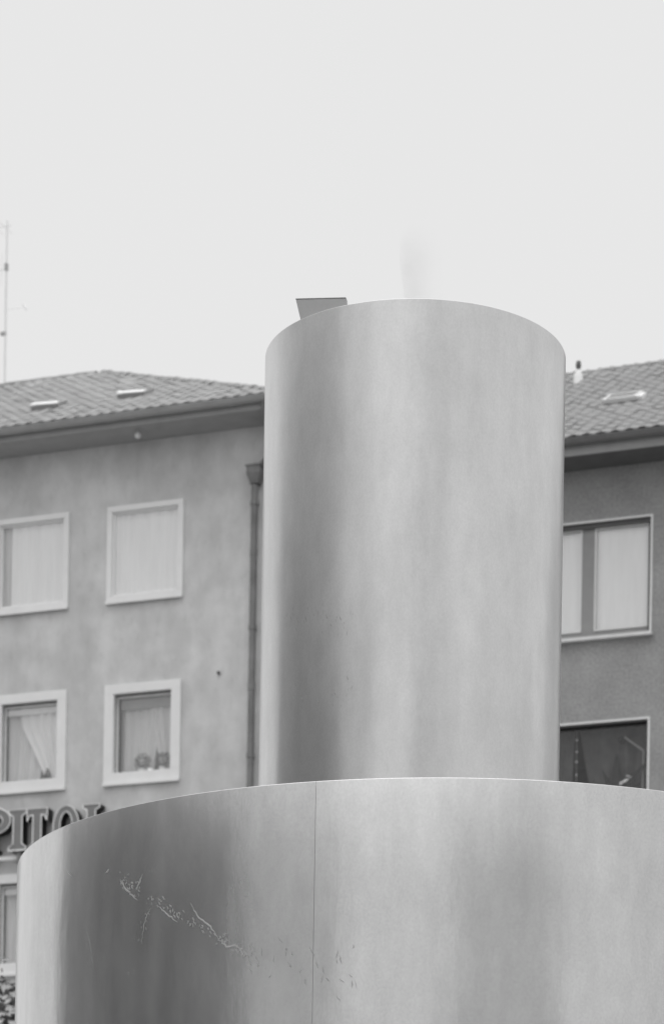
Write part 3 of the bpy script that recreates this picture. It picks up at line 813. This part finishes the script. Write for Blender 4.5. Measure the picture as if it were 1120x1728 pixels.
# basin at the foot (below the frame)
bs = MB(); prof = [(2.6, 0), (2.6, .45), (2.3, .45), (2.3, .15), (.02, .15)]; n = 96
for i in range(n):
    a = 2*math.pi*i/n
    for r, z in prof: bs.v.append((r*math.cos(a), r*math.sin(a), z+.002))
for i in range(n):
    j = (i+1) % n
    for q in range(4): bs.f.append((i*5+q, j*5+q, j*5+q+1, i*5+q+1))
bs.build('basin', M['concrete'], fo)
pd = MB(); pd.tube([(0, 0, .15), (0, 0, .52)], 1.35, 64); pd.build('plinth', M['concrete'], fo)
water_disc(2.29, .36, 'water_surface', fo, r_in=1.36)

# ripples of water running down the sheets: thin raised glossy wrinkles
def ripple(parent, r, pts, wd, hgt, off=(0, 0)):
    """pts: (angle deg, z). thin lens-shaped ridge following the drum"""
    mb = MB(); m_ = len(pts)
    P3 = []
    for i in range(m_):
        a, z = pts[i]; a2, z2 = pts[min(i+1, m_-1)]; a1, z1 = pts[max(i-1, 0)]
        da, dz = (a2-a1)*math.pi/180*r, z2-z1; L_ = math.hypot(da, dz) or 1
        na, nz_ = -dz/L_, da/L_
        wv = wd*math.sin(math.pi*(i+.35)/(m_-.3))
        for k, (o_, h_) in enumerate(((-1, 0), (-.4, .8), (0, 1), (.4, .8), (1, 0))):
            aa = R(a)+o_*wv*na/r; zz = z+o_*wv*nz_; rr = r+.0006+h_*hgt*(wv/wd)
            mb.v.append((off[0]+rr*math.sin(aa), off[1]-rr*math.cos(aa), zz))
    for i in range(m_-1):
        for k in range(4): mb.f.append((i*5+k, i*5+k+1, (i+1)*5+k+1, (i+1)*5+k))
    return mb
def px_l(x, y):      # angle and height on the wide drum
    a = math.asin(max(-1, min(1, (x-757)/728))); dist = 10.1-LR*math.cos(a)
    return math.degrees(a), 1.6+((2500-y)/4700+.016*(x-560)/4700)*dist
def px_u(x, y):
    a = math.asin((x-697)/253); dist = 10.1-UR*math.cos(a)
    return math.degrees(a), 1.6+((2500-y)/4700+.016*(x-560)/4700)*dist
rip = MB()
def add(mb): 
    b = len(rip.v); rip.v.extend(mb.v); rip.f.extend([tuple(b+i for i in f_) for f_ in mb.f])
rnd = random.Random(12)
def seg(pts, wd, hgt, which='l', jitter=3):
    wd *= .62; hgt *= .5
    conv = px_l if which == 'l' else px_u
    fine = []
    for i in range(len(pts)-1):
        for k in range(6):
            t = k/6; x = pts[i][0]*(1-t)+pts[i+1][0]*t; y = pts[i][1]*(1-t)+pts[i+1][1]*t
            fine.append((x+rnd.uniform(-jitter, jitter)*.35, y+rnd.uniform(-jitter, jitter)*.35))
    fine.append(pts[-1])
    q = [conv(*p) for p in fine]
    if which == 'l': add(ripple(None, LR, q, wd, hgt))
    else: add(ripple(None, UR, q, wd, hgt, offu))
seg([(239, 1484), (248, 1498), (258, 1510), (270, 1522)], .0055, .0022)
seg([(277, 1477), (272, 1490), (268, 1502)], .005, .0022)
seg([(292, 1532), (286, 1545), (281, 1560), (277, 1594)], .0035, .0018)
seg([(300, 1528), (318, 1545), (334, 1558)], .0042, .002)
seg([(352, 1524), (366, 1550), (384, 1565), (398, 1588)], .0045, .002)
seg([(398, 1588), (410, 1600), (420, 1597), (432, 1606)], .0055, .0018)
seg([(150, 1472), (158, 1480)], .004, .0010)
seg([(216, 1475), (222, 1468)], .006, .0015)
seg([(183, 1560), (192, 1600), (200, 1650)], .0012, .0006)
for k in range(34):
    x = rnd.uniform(425, 600); y = 1600+(x-425)*.25+rnd.gauss(0, 22)
    seg([(x, y), (x+rnd.uniform(-4, 8), y+rnd.uniform(4, 16))], rnd.uniform(.001, .0035), .0011)
for k in range(120):
    x = rnd.choice((rnd.uniform(236, 275), rnd.uniform(285, 345), rnd.uniform(350, 430), rnd.uniform(395, 440))); y = 1482+(x-240)*.64+rnd.gauss(0, 5)
    seg([(x, y), (x+rnd.uniform(-2, 5), y+rnd.uniform(1, 7))], rnd.uniform(.0012, .0042), .0012)
for k in range(14):
    x = rnd.uniform(255, 300); y = 1600-(x-277)*rnd.uniform(1.5, 6)-rnd.uniform(0, 70)
    seg([(x, y), (x+rnd.uniform(-2, 2), y+rnd.uniform(2, 6))], rnd.uniform(.0008, .002), .0008)
for k in range(60):
    x = rnd.uniform(484, 600); y = rnd.choice((1040, 1045, 1172))+rnd.gauss(0, 12)
    seg([(x, y), (x+rnd.uniform(-1, 2), y+rnd.uniform(3, 9))], rnd.uniform(.0006, .0016), .0008, 'u', 1)
for (x, y, L_) in ((521, 1040, 10), (555, 1036, 9), (577, 1040, 8), (505, 1058, 8), (496, 1040, 7), (517, 1176, 10), (543, 1180, 9), (570, 1168, 6), (562, 1052, 6), (590, 1140, 8)):
    seg([(x, y), (x+2, y+L_)], .0030, .0011, 'u', 1)
if rip.v:
    ro = rip.build('water_ripples', M['film'], fo, True); tag(ro, kind='stuff')

# tilted dark plate behind the rim of the upper drum
pl = empty('tilted_metal_box', Vector((-.10, 10.02, UZ-.02)))
tag(pl, 'small flat dark grey metal box tilted above the left rim of the narrow upper drum', 'box')
k = 10.02
def w3(x, y, dep=0.0):
    return Vector(((x-560)/4700*k*.9999-.016*(2500-y)/4700*k, dep, 1.6+((2500-y)/4700+.016*(x-560)/4700)*k)) - Vector((-.10, 0, UZ-.02))
q = [w3(510, 552), w3(596, 548), w3(583, 503), w3(499, 505)]
bk = [v + Vector((.006, .05, .006)) for v in q]
fbx = MB(); fbx.hexa([q[0], q[1], bk[1], bk[0], q[3], q[2], bk[2], bk[3]])
fb = fbx.build('housing', M['plate'], pl, bevel=.002)
e = MB(); e.hexa([q[3]+Vector((-.0006, -.0006, 0.0003)), q[2]+Vector((.0006, -.0006, 0.0003)), bk[2]+Vector((.0006, .0006, 0.0003)), bk[3]+Vector((-.0006, .0006, 0.0003)),
                  q[3]+Vector((-.0006, -.0006, .003)), q[2]+Vector((.0006, -.0006, .003)), bk[2]+Vector((.0006, .0006, .003)), bk[3]+Vector((-.0006, .0006, .003))])
e.build('lid_edge', M['plate_edge'], pl)
e = MB(); e.tube([(0, .03, -.06), (0, .03, .02)], .012, 8); e.build('bracket', M['plate_edge'], pl)

# low plume of spray over the upper drum
def jet():
    mb = MB(); n = 20; prof = [(-.03, .030), (.05, .034), (.14, .040), (.24, .052), (.34, .058), (.42, .054), (.47, .036), (.50, .008)]
    for (z, r) in prof:
        for i in range(n):
            a = 2*math.pi*i/n; rr = r*(1+.12*math.sin(3*a+z*9)); lean = -.03*max(0, z-.1)
            mb.v.append((lean+rr*math.cos(a)*1.35+.012, rr*math.sin(a)*1.1, z*1.06))
    for j in range(len(prof)-1):
        for i in range(n): mb.f.append((j*n+i, j*n+(i+1) % n, (j+1)*n+(i+1) % n, (j+1)*n+i))
    mb.f.append(tuple(range(n-1, -1, -1))); mb.f.append(tuple((len(prof)-1)*n+i for i in range(n)))
    m = bpy.data.materials.new('water_spray'); m.use_nodes = True; t = m.node_tree; t.nodes.clear()
    ou = t.nodes.new('ShaderNodeOutputMaterial'); pv = t.nodes.new('ShaderNodeVolumePrincipled')
    pv.inputs['Color'].default_value = (.72, .72, .72, 1); pv.inputs['Anisotropy'].default_value = .2
    tcn = t.nodes.new('ShaderNodeTexCoord')
    s = t.nodes.new('ShaderNodeSeparateXYZ'); t.links.new(tcn.outputs['Object'], s.inputs[0])
    nn = t.nodes.new('ShaderNodeTexNoise'); nn.inputs['Scale'].default_value = 14; t.links.new(tcn.outputs['Object'], nn.inputs['Vector'])
    # denser on the windward (left) side, thinning to the right
    r1 = t.nodes.new('ShaderNodeMapRange'); r1.inputs['From Min'].default_value = -.055; r1.inputs['From Max'].default_value = .055
    r1.inputs['To Min'].default_value = 5.5; r1.inputs['To Max'].default_value = 0.8
    t.links.new(s.outputs['X'], r1.inputs['Value'])
    r2 = t.nodes.new('ShaderNodeMapRange'); r2.inputs['From Min'].default_value = .36; r2.inputs['From Max'].default_value = .5
    r2.inputs['To Min'].default_value = 1; r2.inputs['To Max'].default_value = .1; t.links.new(s.outputs['Z'], r2.inputs['Value'])
    a = t.nodes.new('ShaderNodeMath'); a.operation = 'MULTIPLY'; t.links.new(r1.outputs[0], a.inputs[0]); t.links.new(r2.outputs[0], a.inputs[1])
    b = t.nodes.new('ShaderNodeMath'); b.operation = 'MULTIPLY'; t.links.new(a.outputs[0], b.inputs[0]); t.links.new(nn.outputs['Fac'], b.inputs[1])
    t.links.new(b.outputs[0], pv.inputs['Density']); t.links.new(pv.outputs[0], ou.inputs['Volume'])
    o = mb.build('water_jet', m, None, True); o.location = (UC.x+.01, UC.y, UZ-.01)
    tag(o, 'faint grey plume of water spray rising from the narrow upper drum', 'water jet', kind='stuff')
jet()

# ================= TREE beside the fountain =================
def tree(loc, top, rad, label, seed=2):
    e = empty('street_tree', loc); tag(e, label, 'tree')
    rnd = random.Random(seed); tk = MB()
    tk.tube([(0, 0, 0), (.03, 0, 1.2), (-.02, .03, 2.6), (.02, 0, top*.6)], [.16, .12, .10, .06], 10); trunk = tk.build('trunk', M['bark'], e, True)
    lb = MB(); tips = []
    for i in range(34):
        z0 = rnd.uniform(2.2, top*.62); a = rnd.random()*6.28; L_ = rad*rnd.uniform(.5, .95)
        p0 = Vector((0, 0, z0)); up = rnd.uniform(.5, 1.5)
        p2 = Vector((math.cos(a)*L_, math.sin(a)*L_, min(top-.25, z0+up))); p1 = (p0+p2)/2+Vector((0, 0, .15))
        lb.tube([p0, p1, p2], [.04, .025, .008], 6); tips += [p1, p2, (p1+p2)/2]
    lb.build('limb', M['bark'], trunk)
    lf = MB(); cz = top*.66
    clumps = [t_ for t_ in tips] + [Vector((rnd.gauss(0, rad*.42), rnd.gauss(0, rad*.42), cz+rnd.uniform(-.3, .34)*top)) for _ in range(150)]
    for c in clumps:
        hh = (c.z-cz)/(top-cz if c.z > cz else cz-1.8); rr_ = math.hypot(c.x, c.y)/rad
        if hh*hh+rr_*rr_ > 1.0: continue
        for i in range(46):
            p = c+Vector((rnd.gauss(0, .13), rnd.gauss(0, .13), rnd.gauss(0, .12)))
            if p.z > top: continue
            d1 = Vector((rnd.gauss(0, 1), rnd.gauss(0, 1), rnd.gauss(0, .5))).normalized(); d2 = d1.cross(Vector((rnd.gauss(0, 1), rnd.gauss(0, 1), rnd.gauss(0, 1)))).normalized()
            s = rnd.uniform(.035, .06); lf.poly([p-d1*s, p-d2*s*.5, p+d1*s, p+d2*s*.5])
    tag(lf.build('crown', M['leaf'], e), kind='stuff')
tree((-4.05, 31.0, 0), 7.75, 1.75, 'small dark leafy tree half hidden behind the left edge of the wide steel drum')
